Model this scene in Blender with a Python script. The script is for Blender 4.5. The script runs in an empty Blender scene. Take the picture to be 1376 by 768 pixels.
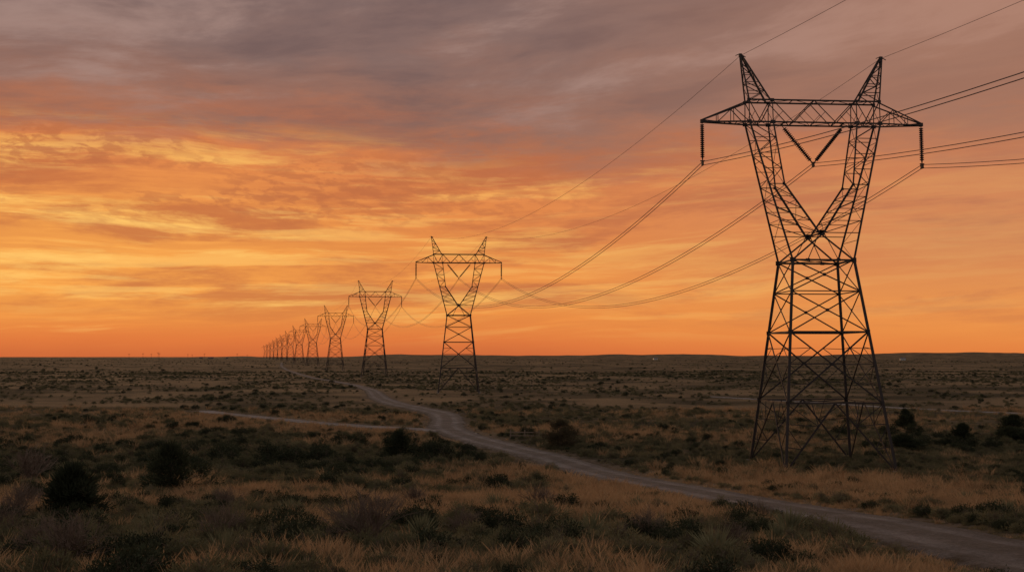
import bpy, math, random
import numpy as np
from mathutils import Vector, Matrix
R = math.radians
scene = bpy.context.scene
scene.view_settings.view_transform = 'Standard'
scene.view_settings.look = 'None'
scene.view_settings.exposure = 0
COL = scene.collection

def lin(c):
    out = []
    for v in c[:3]:
        v = v / 255.0
        out.append(v / 12.92 if v <= 0.04045 else ((v + 0.055) / 1.055) ** 2.4)
    return (out[0], out[1], out[2], 1.0)

# ------------------------------------------------------------------ noise
def _hash(ix, iy, seed):
    h = (ix.astype(np.int64) * 374761393 + iy.astype(np.int64) * 668265263 + seed * 1442695041) & 0xffffffff
    h = ((h ^ (h >> 13)) * 1274126177) & 0xffffffff
    h = h ^ (h >> 16)
    return (h & 0xffff) / 65535.0

def vnoise(x, y, seed=0):
    x = np.asarray(x, float); y = np.asarray(y, float)
    ix = np.floor(x); iy = np.floor(y)
    fx = x - ix; fy = y - iy
    fx = fx * fx * (3 - 2 * fx); fy = fy * fy * (3 - 2 * fy)
    a = _hash(ix, iy, seed); b = _hash(ix + 1, iy, seed)
    c = _hash(ix, iy + 1, seed); d = _hash(ix + 1, iy + 1, seed)
    return (a * (1 - fx) + b * fx) * (1 - fy) + (c * (1 - fx) + d * fx) * fy

def fbm(x, y, seed=0, octs=4):
    s = 0; a = .5; t = 0
    x = np.asarray(x, float); y = np.asarray(y, float)
    for o in range(octs):
        s = s + a * vnoise(x * 2 ** o + 13.7 * o, y * 2 ** o + 5.1 * o, seed + o)
        t += a; a *= .5
    return s / t

def sstep(v, a, b):
    t = np.clip((np.asarray(v, float) - a) / (b - a), 0, 1)
    return t * t * (3 - 2 * t)

# ------------------------------------------------------------------ roads (world metres)
MAIN = [(15.6, 10), (16.4, 22), (16.9, 34.5), (16.7, 55), (14.9, 77), (11.4, 95), (6.1, 115), (1.2, 127), (-4.0, 139), (-8.3, 151), (-10.6, 163),
        (-11.4, 176), (-13.6, 194), (-19.4, 211), (-26.5, 229), (-34, 257), (-42, 300), (-53.7, 345), (-67, 385), (-92, 456), (-142, 640), (-205, 890), (-300, 1300)]
BRANCH = [(-6, 150), (-13, 157), (-20, 161), (-31.8, 170), (-43.5, 182), (-55, 194), (-63, 204)]
TRACK = [(52, 262), (70, 236), (82, 214), (99, 196), (125, 184), (160, 178)]

def catmull(pts, step_fn):
    P = [np.array(p, float) for p in pts]
    P = [2 * P[0] - P[1]] + P + [2 * P[-1] - P[-2]]
    out = []
    for i in range(1, len(P) - 2):
        p0, p1, p2, p3 = P[i - 1], P[i], P[i + 1], P[i + 2]
        L = np.linalg.norm(p2 - p1)
        n = max(2, int(L / step_fn(p1[1])))
        for k in range(n):
            t = k / n
            out.append(.5 * ((2 * p1) + (-p0 + p2) * t + (2 * p0 - 5 * p1 + 4 * p2 - p3) * t * t + (-p0 + 3 * p1 - 3 * p2 + p3) * t ** 3))
    out.append(P[-2])
    return np.array(out)

stepf = lambda y: 1.2 if y < 200 else (3.0 if y < 400 else 9.0)
C_MAIN = catmull(MAIN, stepf); C_BR = catmull(BRANCH, stepf); C_TR = catmull(TRACK, stepf)
def taper(y): return 1 - .55 * sstep(y, 210, 400)
SEGS = []
for C, w in ((C_MAIN, 3.0), (C_BR, 1.7), (C_TR, 1.3)):
    D = C[::3]
    if not np.allclose(D[-1], C[-1]): D = np.vstack([D, C[-1]])
    for i in range(len(D) - 1):
        SEGS.append((D[i], D[i + 1], w * float(taper(D[i][1]))))

def road_dist(x, y):
    x = np.asarray(x, float); y = np.asarray(y, float)
    best = np.full(x.shape, 1e9)
    for a, b, w in SEGS:
        dx, dy = b - a
        l2 = dx * dx + dy * dy
        t = np.clip(((x - a[0]) * dx + (y - a[1]) * dy) / l2, 0, 1)
        d = np.hypot(x - (a[0] + t * dx), y - (a[1] + t * dy)) - w
        best = np.minimum(best, d)
    return best   # distance from the road edge (negative: on it)

# ------------------------------------------------------------------ terrain height
_py = [-200, 0, 12, 28, 50, 70, 90, 106, 120, 160, 285, 474, 700, 956, 1300, 2000, 3500, 6000, 14000]
_pz = [12, 8.5, 7.3, 6.0, 4.0, 2.1, 0.7, -0.1, 0.1, 0.7, 1.8, 2.8, 2.6, 3.4, 4.0, 5.0, 6.0, 6.5, 6.5]
_ty = np.concatenate([np.arange(-200, 130, 1.0), np.geomspace(130, 14000, 700)])
_tz = np.interp(_ty, _py, _pz)
_k = np.ones(13) / 13
_tz = np.convolve(np.pad(_tz, 6, mode='edge'), _k, mode='valid')
CREST_B = np.array([0, 100, 200, 300, 380, 470, 540, 700, 900, 1000, 1100, 1200, 1300, 1376])
CREST_P = np.array([480.2, 480.5, 479.8, 478.6, 479.4, 478.6, 475.6, 476.6, 475.6, 477.4, 476.8, 474.2, 472.6, 474.0])

def base_h(x, y):
    x = np.asarray(x, float); y = np.asarray(y, float)
    z = np.interp(y, _ty, _tz)
    z = z + (fbm(x / 240, y / 240, 5, 3) - .5) * 2.4 * sstep(y, 260, 900)
    z = z + (fbm(x / 1500, y / 700, 15, 3) - .45) * 9.0 * sstep(y, 2200, 4200)
    b = x / np.maximum(y, 50)
    px = 688 + 1338 * np.clip(b, -.52, .52)
    crest = 12 + 9500 * (478.8 - np.interp(px, CREST_B, CREST_P) + (fbm(b * 30, b * 0, 8, 4) - .5) * 3.0) / 1338
    g = np.exp(-((y - 9500) / 1500) ** 2)
    z = z * (1 - g) + crest * g
    return z

def ground_h(x, y, rd=None):
    x = np.asarray(x, float); y = np.asarray(y, float)
    if rd is None: rd = road_dist(x, y)
    z = base_h(x, y)
    k = sstep(rd, 0.3, 9)
    k2 = sstep(rd, 0.5, 26 + .05 * np.abs(y))
    z = z + (fbm(x / 26, y / 26, 21, 4) - .55) * 1.3 * k2
    z = z + (fbm(x / 3.1, y / 3.1, 31, 3) - .45) * .42 * k * (1 - sstep(y, 110, 200))
    sink = 1 - sstep(rd, -0.1, 0.5 + .012 * np.abs(y))
    return z - .13 * sink

def gz(x, y):
    return float(ground_h(np.array([x]), np.array([y]))[0])

# ------------------------------------------------------------------ material helpers
def new_mat(name):
    m = bpy.data.materials.new(name); m.use_nodes = True
    nt = m.node_tree
    b = nt.nodes['Principled BSDF']
    return m, nt, b
def nd(nt, t, **kw):
    n = nt.nodes.new(t)
    for k, v in kw.items(): setattr(n, k, v)
    return n
def ramp(nt, stops, interp='LINEAR'):
    r = nt.nodes.new('ShaderNodeValToRGB')
    cr = r.color_ramp; cr.interpolation = interp
    while len(cr.elements) < len(stops): cr.elements.new(.5)
    for e, (p, c) in zip(cr.elements, stops):
        e.position = p; e.color = c if len(c) == 4 else (*c, 1)
    return r
def mth(nt, op, a, b=None, c=None, clamp=False):
    n = nt.nodes.new('ShaderNodeMath'); n.operation = op; n.use_clamp = clamp
    for i, v in enumerate((a, b, c)):
        if v is None: continue
        if isinstance(v, (int, float)): n.inputs[i].default_value = v
        else: nt.links.new(v, n.inputs[i])
    return n.outputs[0]
def mixc(nt, f, a, b, mode='MIX'):
    n = nt.nodes.new('ShaderNodeMix'); n.data_type = 'RGBA'; n.blend_type = mode
    for i, v in ((0, f), (6, a), (7, b)):
        if isinstance(v, (int, float)): n.inputs[i].default_value = v
        elif isinstance(v, tuple): n.inputs[i].default_value = v if len(v) == 4 else (*v, 1)
        else: nt.links.new(v, n.inputs[i])
    return n.outputs[2]
def noise(nt, vec, scale, detail=4, rough=.55, dist=0.0):
    n = nt.nodes.new('ShaderNodeTexNoise')
    n.inputs['Scale'].default_value = scale; n.inputs['Detail'].default_value = detail
    n.inputs['Roughness'].default_value = rough; n.inputs['Distortion'].default_value = dist
    if vec is not None: nt.links.new(vec, n.inputs['Vector'])
    return n.outputs['Fac']
def mrange(nt, v, a, b, c=0.0, d=1.0, smooth=True):
    n = nt.nodes.new('ShaderNodeMapRange')
    if smooth: n.interpolation_type = 'SMOOTHSTEP'
    nt.links.new(v, n.inputs[0])
    for i, q in enumerate((a, b, c, d)): n.inputs[i + 1].default_value = q
    return n.outputs[0]

# ground
M_GROUND, nt, b = new_mat('prairie_ground')
geo = nd(nt, 'ShaderNodeNewGeometry'); pos = geo.outputs['Position']
at = nd(nt, 'ShaderNodeAttribute', attribute_name='veg')
ar = nd(nt, 'ShaderNodeAttribute', attribute_name='verge')
n_big = noise(nt, pos, .006, 6, .6, .4)
n_mid = noise(nt, pos, .045, 6, .65, .3)
n_sm = noise(nt, pos, .5, 6, .7)
n_fine = noise(nt, pos, 6.0, 5, .75)
s = mth(nt, 'ADD', mth(nt, 'MULTIPLY', n_big, .4), mth(nt, 'MULTIPLY', n_mid, .36))
s = mth(nt, 'ADD', s, mth(nt, 'MULTIPLY', n_sm, .24))
s = mth(nt, 'ADD', s, mth(nt, 'MULTIPLY', mth(nt, 'SUBTRACT', at.outputs['Fac'], .5), .30))
rc = ramp(nt, [(.34, (.058, .050, .030)), (.45, (.100, .078, .046)), (.54, (.150, .110, .065)), (.68, (.225, .160, .090))])
nt.links.new(s, rc.inputs[0])
rf = ramp(nt, [(.3, (.3, .3, .3)), (.7, (1.5, 1.45, 1.4))]); nt.links.new(n_fine, rf.inputs[0])
fine = mixc(nt, .75, rc.outputs[0], rf.outputs[0], 'MULTIPLY')
dirt = mixc(nt, n_sm, (.10, .076, .055), (.17, .13, .095))
vf = mth(nt, 'MULTIPLY', ar.outputs['Fac'], mrange(nt, n_sm, .38, .6))
colr = mixc(nt, vf, fine, dirt)
nt.links.new(colr, b.inputs['Base Color'])
b.inputs['Roughness'].default_value = 1.0
b.inputs['Specular IOR Level'].default_value = .05
bp = nd(nt, 'ShaderNodeBump'); bp.inputs['Strength'].default_value = .8; bp.inputs['Distance'].default_value = .2
nt.links.new(mth(nt, 'ADD', n_sm, n_fine), bp.inputs['Height']); nt.links.new(bp.outputs[0], b.inputs['Normal'])

# gravel road
def road_mat(name, k, grassy):
    m, nt, b = new_mat(name)
    geo = nd(nt, 'ShaderNodeNewGeometry'); pos = geo.outputs['Position']
    at = nd(nt, 'ShaderNodeAttribute', attribute_name='across')
    n1 = noise(nt, pos, .3, 6, .65); n2 = noise(nt, pos, 7, 8, .85); n3 = noise(nt, pos, 1.3, 7, .72)
    c0 = mixc(nt, mrange(nt, n1, .3, .7), (.145 * k, .128 * k, .115 * k), (.27 * k, .24 * k, .215 * k))
    au = mth(nt, 'ABSOLUTE', mth(nt, 'ADD', at.outputs['Fac'], mth(nt, 'MULTIPLY', mth(nt, 'SUBTRACT', n1, .5), .25)))
    rut = mrange(nt, mth(nt, 'ABSOLUTE', mth(nt, 'SUBTRACT', au, .42)), .07, .22)      # 0 in wheel ruts
    rk = mth(nt, 'MULTIPLY', rut, mrange(nt, n3, .32, .58, .35, 1.0))
    c1 = mixc(nt, mth(nt, 'MULTIPLY', rk, grassy), c0, mixc(nt, n3, (.072, .060, .047), (.15, .122, .096)))
    edge = mrange(nt, mth(nt, 'ADD', au, mth(nt, 'MULTIPLY', mth(nt, 'SUBTRACT', n3, .5), .9)), .78, .96)
    c2 = mixc(nt, mth(nt, 'MULTIPLY', edge, .9), c1, (.075, .058, .037))
    rf = ramp(nt, [(.34, (.35, .35, .35)), (.66, (1.6, 1.6, 1.6))]); nt.links.new(n2, rf.inputs[0])
    c3 = mixc(nt, .8, c2, rf.outputs[0], 'MULTIPLY')
    nt.links.new(c3, b.inputs['Base Color']); b.inputs['Roughness'].default_value = .95
    b.inputs['Specular IOR Level'].default_value = .06
    bp = nd(nt, 'ShaderNodeBump'); bp.inputs['Strength'].default_value = 1.0; bp.inputs['Distance'].default_value = .12
    nt.links.new(mth(nt, 'ADD', n2, n3), bp.inputs['Height']); nt.links.new(bp.outputs[0], b.inputs['Normal'])
    return m
M_ROAD = road_mat('gravel_road', .9, .7)
M_ROAD2 = road_mat('pale_gravel', 1.15, .3)

# steel
M_STEEL, nt, b = new_mat('weathered_galvanised_steel')
geo = nd(nt, 'ShaderNodeNewGeometry')
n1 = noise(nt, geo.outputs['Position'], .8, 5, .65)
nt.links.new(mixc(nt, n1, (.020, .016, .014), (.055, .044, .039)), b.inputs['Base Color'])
b.inputs['Metallic'].default_value = .1
b.inputs['Specular IOR Level'].default_value = .3
nt.links.new(mrange(nt, n1, .3, .7, .6, .85), b.inputs['Roughness'])
M_INS, nt, b = new_mat('glazed_brown_insulator')
b.inputs['Base Color'].default_value = (.025, .019, .017, 1); b.inputs['Roughness'].default_value = .65
b.inputs['Specular IOR Level'].default_value = .2
M_WIRE, nt, b = new_mat('aluminium_conductor')
b.inputs['Base Color'].default_value = (.07, .055, .05, 1); b.inputs['Roughness'].default_value = .6; b.inputs['Metallic'].default_value = .3
M_CONC, nt, b = new_mat('footing_concrete')
nt.links.new(mixc(nt, noise(nt, nd(nt, 'ShaderNodeNewGeometry').outputs['Position'], 4, 5), (.12, .10, .09), (.2, .18, .16)), b.inputs['Base Color'])
b.inputs['Roughness'].default_value = .9
M_WOOD, nt, b = new_mat('weathered_wood')
nt.links.new(mixc(nt, noise(nt, nd(nt, 'ShaderNodeNewGeometry').outputs['Position'], 9, 5), (.14, .10, .07), (.27, .20, .14)), b.inputs['Base Color'])
b.inputs['Roughness'].default_value = .9
M_WHITE, nt, b = new_mat('painted_siding')
nt.links.new(mixc(nt, noise(nt, nd(nt, 'ShaderNodeNewGeometry').outputs['Position'], .5, 5), (.4, .37, .33), (.55, .52, .47)), b.inputs['Base Color'])
M_SIDING, nt, b = new_mat('brown_siding')
nt.links.new(mixc(nt, noise(nt, nd(nt, 'ShaderNodeNewGeometry').outputs['Position'], .5, 5), (.12, .09, .075), (.2, .15, .12)), b.inputs['Base Color'])
M_ROOF, nt, b = new_mat('roofing')
nt.links.new(mixc(nt, noise(nt, nd(nt, 'ShaderNodeNewGeometry').outputs['Position'], .5, 5), (.09, .075, .07), (.16, .13, .12)), b.inputs['Base Color'])
b.inputs['Roughness'].default_value = 1
M_GLASS, nt, b = new_mat('window_glass')
b.inputs['Base Color'].default_value = (.03, .03, .035, 1); b.inputs['Roughness'].default_value = .1

def leaf_mat(name, ca, cb, cc=None, transl=.25):
    m, nt, b = new_mat(name)
    oi = nd(nt, 'ShaderNodeObjectInfo')
    geo = nd(nt, 'ShaderNodeNewGeometry')
    n = noise(nt, geo.outputs['Position'], 2.3, 3, .6)
    c = mixc(nt, oi.outputs['Random'], ca, cb)
    c = mixc(nt, mrange(nt, n, .3, .7), c, cc or cb)
    nt.links.new(c, b.inputs['Base Color'])
    b.inputs['Roughness'].default_value = .8
    b.inputs['Specular IOR Level'].default_value = .15
    tr = nd(nt, 'ShaderNodeBsdfTranslucent'); nt.links.new(c, tr.inputs['Color'])
    mx = nd(nt, 'ShaderNodeMixShader'); mx.inputs[0].default_value = transl
    nt.links.new(b.outputs[0], mx.inputs[1]); nt.links.new(tr.outputs[0], mx.inputs[2])
    nt.links.new(mx.outputs[0], nt.nodes['Material Output'].inputs['Surface'])
    return m
M_SAGE = leaf_mat('sagebrush_leaves', (.070, .078, .038), (.230, .205, .110), (.125, .118, .062), .35)
M_GREEN = leaf_mat('juniper_leaves', (.034, .042, .021), (.058, .066, .032), (.030, .036, .019), .15)
M_BUSH = leaf_mat('brown_bush_leaves', (.085, .070, .038), (.12, .095, .052), (.060, .052, .030), .25)
M_YUC = leaf_mat('yucca_leaves', (.12, .13, .07), (.18, .18, .10))
M_TWIG = leaf_mat('dry_twigs', (.09, .066, .048), (.15, .11, .08), None, .0)
M_GRASS = leaf_mat('dry_grass_blades', (.24, .15, .075), (.52, .37, .20), (.40, .265, .14), .45)
M_GRASS2 = leaf_mat('sage_grass_blades', (.12, .115, .058), (.25, .205, .11), (.18, .155, .085), .45)

# ------------------------------------------------------------------ mesh helpers
def mesh_np(name, V, F, mats=(), midx=None, smooth=False):
    V = np.asarray(V, np.float32)
    me = bpy.data.meshes.new(name)
    F = np.asarray(F, np.int32)
    n = F.shape[1]
    me.vertices.add(len(V)); me.vertices.foreach_set('co', V.ravel())
    me.loops.add(F.size); me.loops.foreach_set('vertex_index', F.ravel())
    me.polygons.add(len(F))
    me.polygons.foreach_set('loop_start', np.arange(0, F.size, n, dtype=np.int32))
    if midx is not None: me.polygons.foreach_set('material_index', np.asarray(midx, np.int32))
    me.polygons.foreach_set('use_smooth', np.full(len(F), smooth))
    for m in mats: me.materials.append(m)
    me.update(calc_edges=True); me.validate()
    return me

def add_obj(name, me, parent=None, loc=(0, 0, 0), rot=(0, 0, 0), scale=(1, 1, 1), **props):
    o = bpy.data.objects.new(name, me)
    COL.objects.link(o)
    o.location = loc; o.rotation_euler = rot; o.scale = scale
    if parent is not None: o.parent = parent
    for k, v in props.items(): o[k] = v
    return o

class Bars:
    """collects steel angle sections, boxes and lathes in one quad/poly mesh"""
    def __init__(s, k=1.0): s.v = []; s.f = []; s.k = k
    def L(s, p, q, w):
        w = w * s.k
        p = Vector(p); q = Vector(q); d = (q - p)
        if d.length < 1e-4: return
        d.normalize()
        up = Vector((0, 0, 1)) if abs(d.z) < .9 else Vector((0, 1, 0))
        a = d.cross(up).normalized(); b = a.cross(d).normalized()
        t = max(w * .28, .022)
        prof = [(-w / 2, -w / 2), (w / 2, -w / 2), (w / 2, -w / 2 + t), (-w / 2 + t, -w / 2 + t), (-w / 2 + t, w / 2), (-w / 2, w / 2)]
        i = len(s.v)
        for e in (p, q):
            for (x, y) in prof: s.v.append(e + a * x + b * y)
        for k in range(6):
            s.f.append((i + k, i + (k + 1) % 6, i + 6 + (k + 1) % 6, i + 6 + k))
        s.f.append(tuple(i + k for k in range(5, -1, -1))); s.f.append(tuple(i + 6 + k for k in range(6)))
    def box(s, c, sx, sy, sz, rotz=0):
        i = len(s.v); c = Vector(c)
        for dz in (-1, 1):
            for dx, dy in ((-1, -1), (1, -1), (1, 1), (-1, 1)):
                x = dx * sx / 2; y = dy * sy / 2
                s.v.append(c + Vector((x * math.cos(rotz) - y * math.sin(rotz), x * math.sin(rotz) + y * math.cos(rotz), dz * sz / 2)))
        s.f += [(i + 3, i + 2, i + 1, i), (i + 4, i + 5, i + 6, i + 7)]
        for k in range(4): s.f.append((i + k, i + (k + 1) % 4, i + 4 + (k + 1) % 4, i + 4 + k))
    def lathe(s, p, q, prof, n=10):
        """prof: list of (t along metres, radius)"""
        p = Vector(p); q = Vector(q); d = (q - p).normalized()
        up = Vector((0, 0, 1)) if abs(d.z) < .9 else Vector((0, 1, 0))
        a = d.cross(up).normalized(); b = a.cross(d)
        i = len(s.v)
        for t, r in prof:
            for k in range(n):
                an = 2 * math.pi * k / n
                s.v.append(p + d * t + a * (r * math.cos(an)) + b * (r * math.sin(an)))
        for j in range(len(prof) - 1):
            for k in range(n):
                s.f.append((i + j * n + k, i + j * n + (k + 1) % n, i + (j + 1) * n + (k + 1) % n, i + (j + 1) * n + k))
        s.f.append(tuple(i + k for k in range(n - 1, -1, -1)))
        s.f.append(tuple(i + (len(prof) - 1) * n + k for k in range(n)))
    def tube(s, p, q, r0, r1=None, n=5):
        L = (Vector(q) - Vector(p)).length
        if L > 1e-5: s.lathe(p, q, [(0, r0), (L, r0 if r1 is None else r1)], n)
    def mesh(s, name, *mats):
        me = bpy.data.meshes.new(name)
        me.from_pydata([tuple(v) for v in s.v], [], s.f)
        for m in mats: me.materials.append(m)
        me.update()
        return me

# ------------------------------------------------------------------ terrain
ys = np.concatenate([np.arange(-80, 18, 4.0), np.geomspace(18, 13500, 430)])
us = np.linspace(-1, 1, 321)
Y, U = np.meshgrid(ys, us, indexing='ij')
X = U * (55 + .80 * np.maximum(Y, 0))
rd = road_dist(X, Y)
Z = ground_h(X, Y, rd)
ny, nx = X.shape
V = np.stack([X, Y, Z], -1).reshape(-1, 3)
idx = np.arange(ny * nx).reshape(ny, nx)
F = np.stack([idx[:-1, :-1], idx[:-1, 1:], idx[1:, 1:], idx[1:, :-1]], -1).reshape(-1, 4)
me = mesh_np('ground', V, F, [M_GROUND], smooth=True)
def vegmask(x, y):   # 1 = dry grass, 0 = dark scrub
    v = (fbm(x / 20, y / 13, 77, 4) - .5) * 2.6 + .5
    v = v + (fbm(x / 5, y / 5, 177, 3) - .5) * 1.0 * (1 - sstep(y, 60, 90))
    # the grassier ground lies beside the road and around the first tower, the scrub thickens to the west
    v = v + .30 * np.exp(-((x - 8) / 11.0) ** 2) * sstep(y, 36, 50) * (1 - sstep(y, 60, 100)) - .20 * sstep(-x, 3, 16) * (1 - sstep(y, 120, 180))
    v = v + .42 * np.exp(-((x - 30) / 16.0) ** 2 - ((y - 84) / 34.0) ** 2) - .10 * (1 - sstep(y, 30, 42))
    v = v - .5 * np.exp(-((x - 62) / 24.0) ** 2 - ((y - 140) / 20.0) ** 2)
    return np.clip(v, 0, 1)
vg = vegmask(X, Y)
a = me.attributes.new('veg', 'FLOAT', 'POINT'); a.data.foreach_set('value', vg.astype(np.float32).ravel())
a = me.attributes.new('verge', 'FLOAT', 'POINT'); a.data.foreach_set('value', (1 - sstep(rd, .2, 2.6)).astype(np.float32).ravel())
add_obj('ground', me, kind='structure', label='dark scrubby prairie plain with dry grass patches', category='ground')

def road_obj(name, C, hw, lift, label, cat, mat):
    n = 9
    T = np.gradient(C, axis=0); T /= np.linalg.norm(T, axis=1)[:, None]
    N = np.stack([T[:, 1], -T[:, 0]], 1)
    rows = []; ac = []
    for j in range(n):
        u = -1 + 2 * j / (n - 1)
        w = hw * taper(C[:, 1]) * (1 + .22 * (fbm(C[:, 1] / 3 + (7 if u > 0 else 0), C[:, 0] / 3, 91, 3) - .5) * 2)
        P = C + N * (u * w)[:, None]
        cz = base_h(P[:, 0], P[:, 1]) + lift + (.04 if abs(u) < .2 else (-.05 if .3 < abs(u) < .55 else 0)) - (.16 + lift if abs(u) > .99 else 0)
        cz = cz + np.clip(C[:, 1] - 200, 0, 800) * .0003
        rows.append(np.column_stack([P, cz])); ac.append(np.full(len(C), u))
    V = np.stack(rows, 1).reshape(-1, 3); ac = np.stack(ac, 1).ravel()
    idx = np.arange(len(C) * n).reshape(len(C), n)
    F = np.stack([idx[:-1, :-1], idx[:-1, 1:], idx[1:, 1:], idx[1:, :-1]], -1).reshape(-1, 4)
    me = mesh_np(name, V, F, [mat], smooth=True)
    a = me.attributes.new('across', 'FLOAT', 'POINT'); a.data.foreach_set('value', ac.astype(np.float32))
    return add_obj(name, me, kind='structure', label=label, category=cat)
road_obj('road', C_MAIN, 3.2, 0.03, 'gravel road winding across the scrub plain', 'road', M_ROAD)
road_obj('side_road', C_BR, 1.8, .012, 'narrow gravel side road joining the main road', 'road', M_ROAD2)
road_obj('path', C_TR, 1.4, 0.03, 'pale sandy track crossing the grassland', 'path', M_ROAD2)

# ------------------------------------------------------------------ tower
H_ATT = 33.1; X_ATT = 12.5
def lerp(a, b, t): return tuple(a[i] + (b[i] - a[i]) * t for i in range(len(a)))
ZW = 22.3
def corner(sx, sy, z):
    t = z / ZW
    return (sx * (5.85 + (3.4 - 5.85) * t), sy * (5.85 + (2.3 - 5.85) * t), z)
def zig(B, A0, A1, B0, B1, n, w, xb=False, rungs=True):
    for i in range(n):
        a0 = lerp(A0, A1, i / n); a1 = lerp(A0, A1, (i + 1) / n)
        b0 = lerp(B0, B1, i / n); b1 = lerp(B0, B1, (i + 1) / n)
        if xb: B.L(a0, b1, w); B.L(b0, a1, w)
        elif i % 2 == 0: B.L(a0, b1, w)
        else: B.L(b0, a1, w)
        if rungs and i > 0: B.L(a0, b0, w)
def plate(B, c, w, h, t=.05, axis='x'):
    if axis == 'x': B.box(c, w, t, h)
    else: B.box(c, t, w, h)

lower = Bars(.76)
for sx in (-1, 1):
    for sy in (-1, 1):
        lower.L(corner(sx, sy, -.9), corner(sx, sy, ZW), .40)
faces = [((-1, -1), (1, -1)), ((1, -1), (1, 1)), ((1, 1), (-1, 1)), ((-1, 1), (-1, -1))]
for fi, (a, c) in enumerate(faces):
    P = lambda s, z: corner(s[0], s[1], z)
    for z, w in ((7.0, .17), (14.5, .24), (18.9, .15), (ZW, .26)):
        lower.L(P(a, z), P(c, z), w)
    m = lerp(P(a, 7.0), P(c, 7.0), .5)
    for s in (a, c):
        f = P(s, 0.0)
        lower.L(f, m, .19)
        for t, zz in ((.33, 2.33), (.66, 4.66)):
            d = lerp(f, m, t)
            lower.L(d, P(s, zz + .2), .1)
            lower.L(d, P(s, zz + 2.2), .1)
        lower.L(lerp(f, m, .66), lerp(P(s, 7.0), m, .5), .1)
    for z0, z1, w, red in ((7.0, 14.5, .19, True), (14.5, 18.9, .16, False), (18.9, ZW, .16, False)):
        p0, p1, q0, q1 = P(a, z0), P(c, z0), P(a, z1), P(c, z1)
        lower.L(p0, q1, w); lower.L(p1, q0, w)
        w0 = abs(p0[0] - p1[0]) + abs(p0[1] - p1[1]); w1 = abs(q0[0] - q1[0]) + abs(q0[1] - q1[1])
        tc = w0 / (w0 + w1)
        xc = lerp(p0, q1, tc)
        plate(lower, xc, .34, .34, .04, 'x' if fi % 2 == 0 else 'y')
        if red:
            la = P(a, z0 + (z1 - z0) * tc); lc = P(c, z0 + (z1 - z0) * tc)
            lower.L(la, xc, .11); lower.L(lc, xc, .11)
            for s, pp, qq in ((a, p0, q1), (c, p1, q0)):
                lower.L(P(s, z0 + 1.9), lerp(pp, qq, tc * .5), .09)
                lower.L(la if s is a else lc, lerp(pp, qq, tc * .5), .09)
            for s, pp, qq in ((a, p1, q0), (c, p0, q1)):
                lower.L(P(s, z1 - 1.8), lerp(pp, qq, tc + (1 - tc) * .5), .09)
                lower.L(la if s is a else lc, lerp(pp, qq, tc + (1 - tc) * .5), .09)
    for s in (a, c):
        for z in (7.0, 14.5, ZW):
            cc = P(s, z); plate(lower, cc, .42, .42, .06, 'x' if fi % 2 == 0 else 'y')
for z in (7.0, 14.5, ZW):
    lower.L(corner(-1, -1, z), corner(1, 1, z), .10); lower.L(corner(1, -1, z), corner(-1, 1, z), .10)

ZC = 25.3; ZE = 30.7; ZB = 37.7; ZT = 40.2; HB = .85; HT = .75; ZP = 45.4
XE = 3.85; XI = 4.75
def hy(z): return 2.3 + (HB - 2.3) * (z - ZW) / (ZB - ZW)
def outer(s, sy, z): return (s * (3.4 + (7.4 - 3.4) * (z - ZW) / (ZB - ZW)), sy * hy(z), z)
upper = Bars(.64)
for s in (-1, 1):
    for sy in (-1, 1):
        o0, o1, o2 = outer(s, sy, ZW), outer(s, sy, ZE), outer(s, sy, ZB)
        i1 = (s * XE, sy * hy(ZE), ZE); i2 = (s * XI, sy * HB, ZB); ce = (s * .25, sy * hy(ZC), ZC)
        upper.L(o0, o2, .33)
        upper.L(ce, i1, .29); upper.L(i1, i2, .26)
        upper.L(ce, (-s * 3.4, sy * 2.3, ZW), .28)
        upper.L(o1, i1, .16)
        zig(upper, o1, o2, i1, i2, 4, .12, xb=False)
        og = outer(s, sy, ZC)
        n = 4
        for k in range(n):
            a0 = lerp(og, o1, k / n); a1 = lerp(og, o1, (k + 1) / n)
            b0 = lerp(ce, i1, k / n)
            if k: upper.L(a0, b0, .11)
            upper.L(b0, a1, .12)
        upper.L(og, ce, .14)
        plate(upper, (s * .05, sy * hy(ZC), ZC), .6, .55, .06)
        plate(upper, (s * 3.4, sy * 2.32, ZW), .55, .5, .07)
        plate(upper, (s * (XE + .05), sy * hy(ZE), ZE), .3, .3, .05)
        upper.L((s * 1.7, sy * 2.3, ZW), ce, .11)
        plate(upper, (s * 1.7, sy * 2.32, ZW), .45, .3, .05)
    zig(upper, outer(s, -1, ZW), outer(s, -1, ZB), outer(s, 1, ZW), outer(s, 1, ZB), 7, .08)
    zig(upper, (s * .25, -hy(ZC), ZC), (s * XE, -hy(ZE), ZE), (s * .25, hy(ZC), ZC), (s * XE, hy(ZE), ZE), 3, .08)
    zig(upper, (s * XE, -hy(ZE), ZE), (s * XI, -HB, ZB), (s * XE, hy(ZE), ZE), (s * XI, HB, ZB), 3, .08)
upper.L((0, -2.1, ZC), (0, 2.1, ZC), .14)

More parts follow.
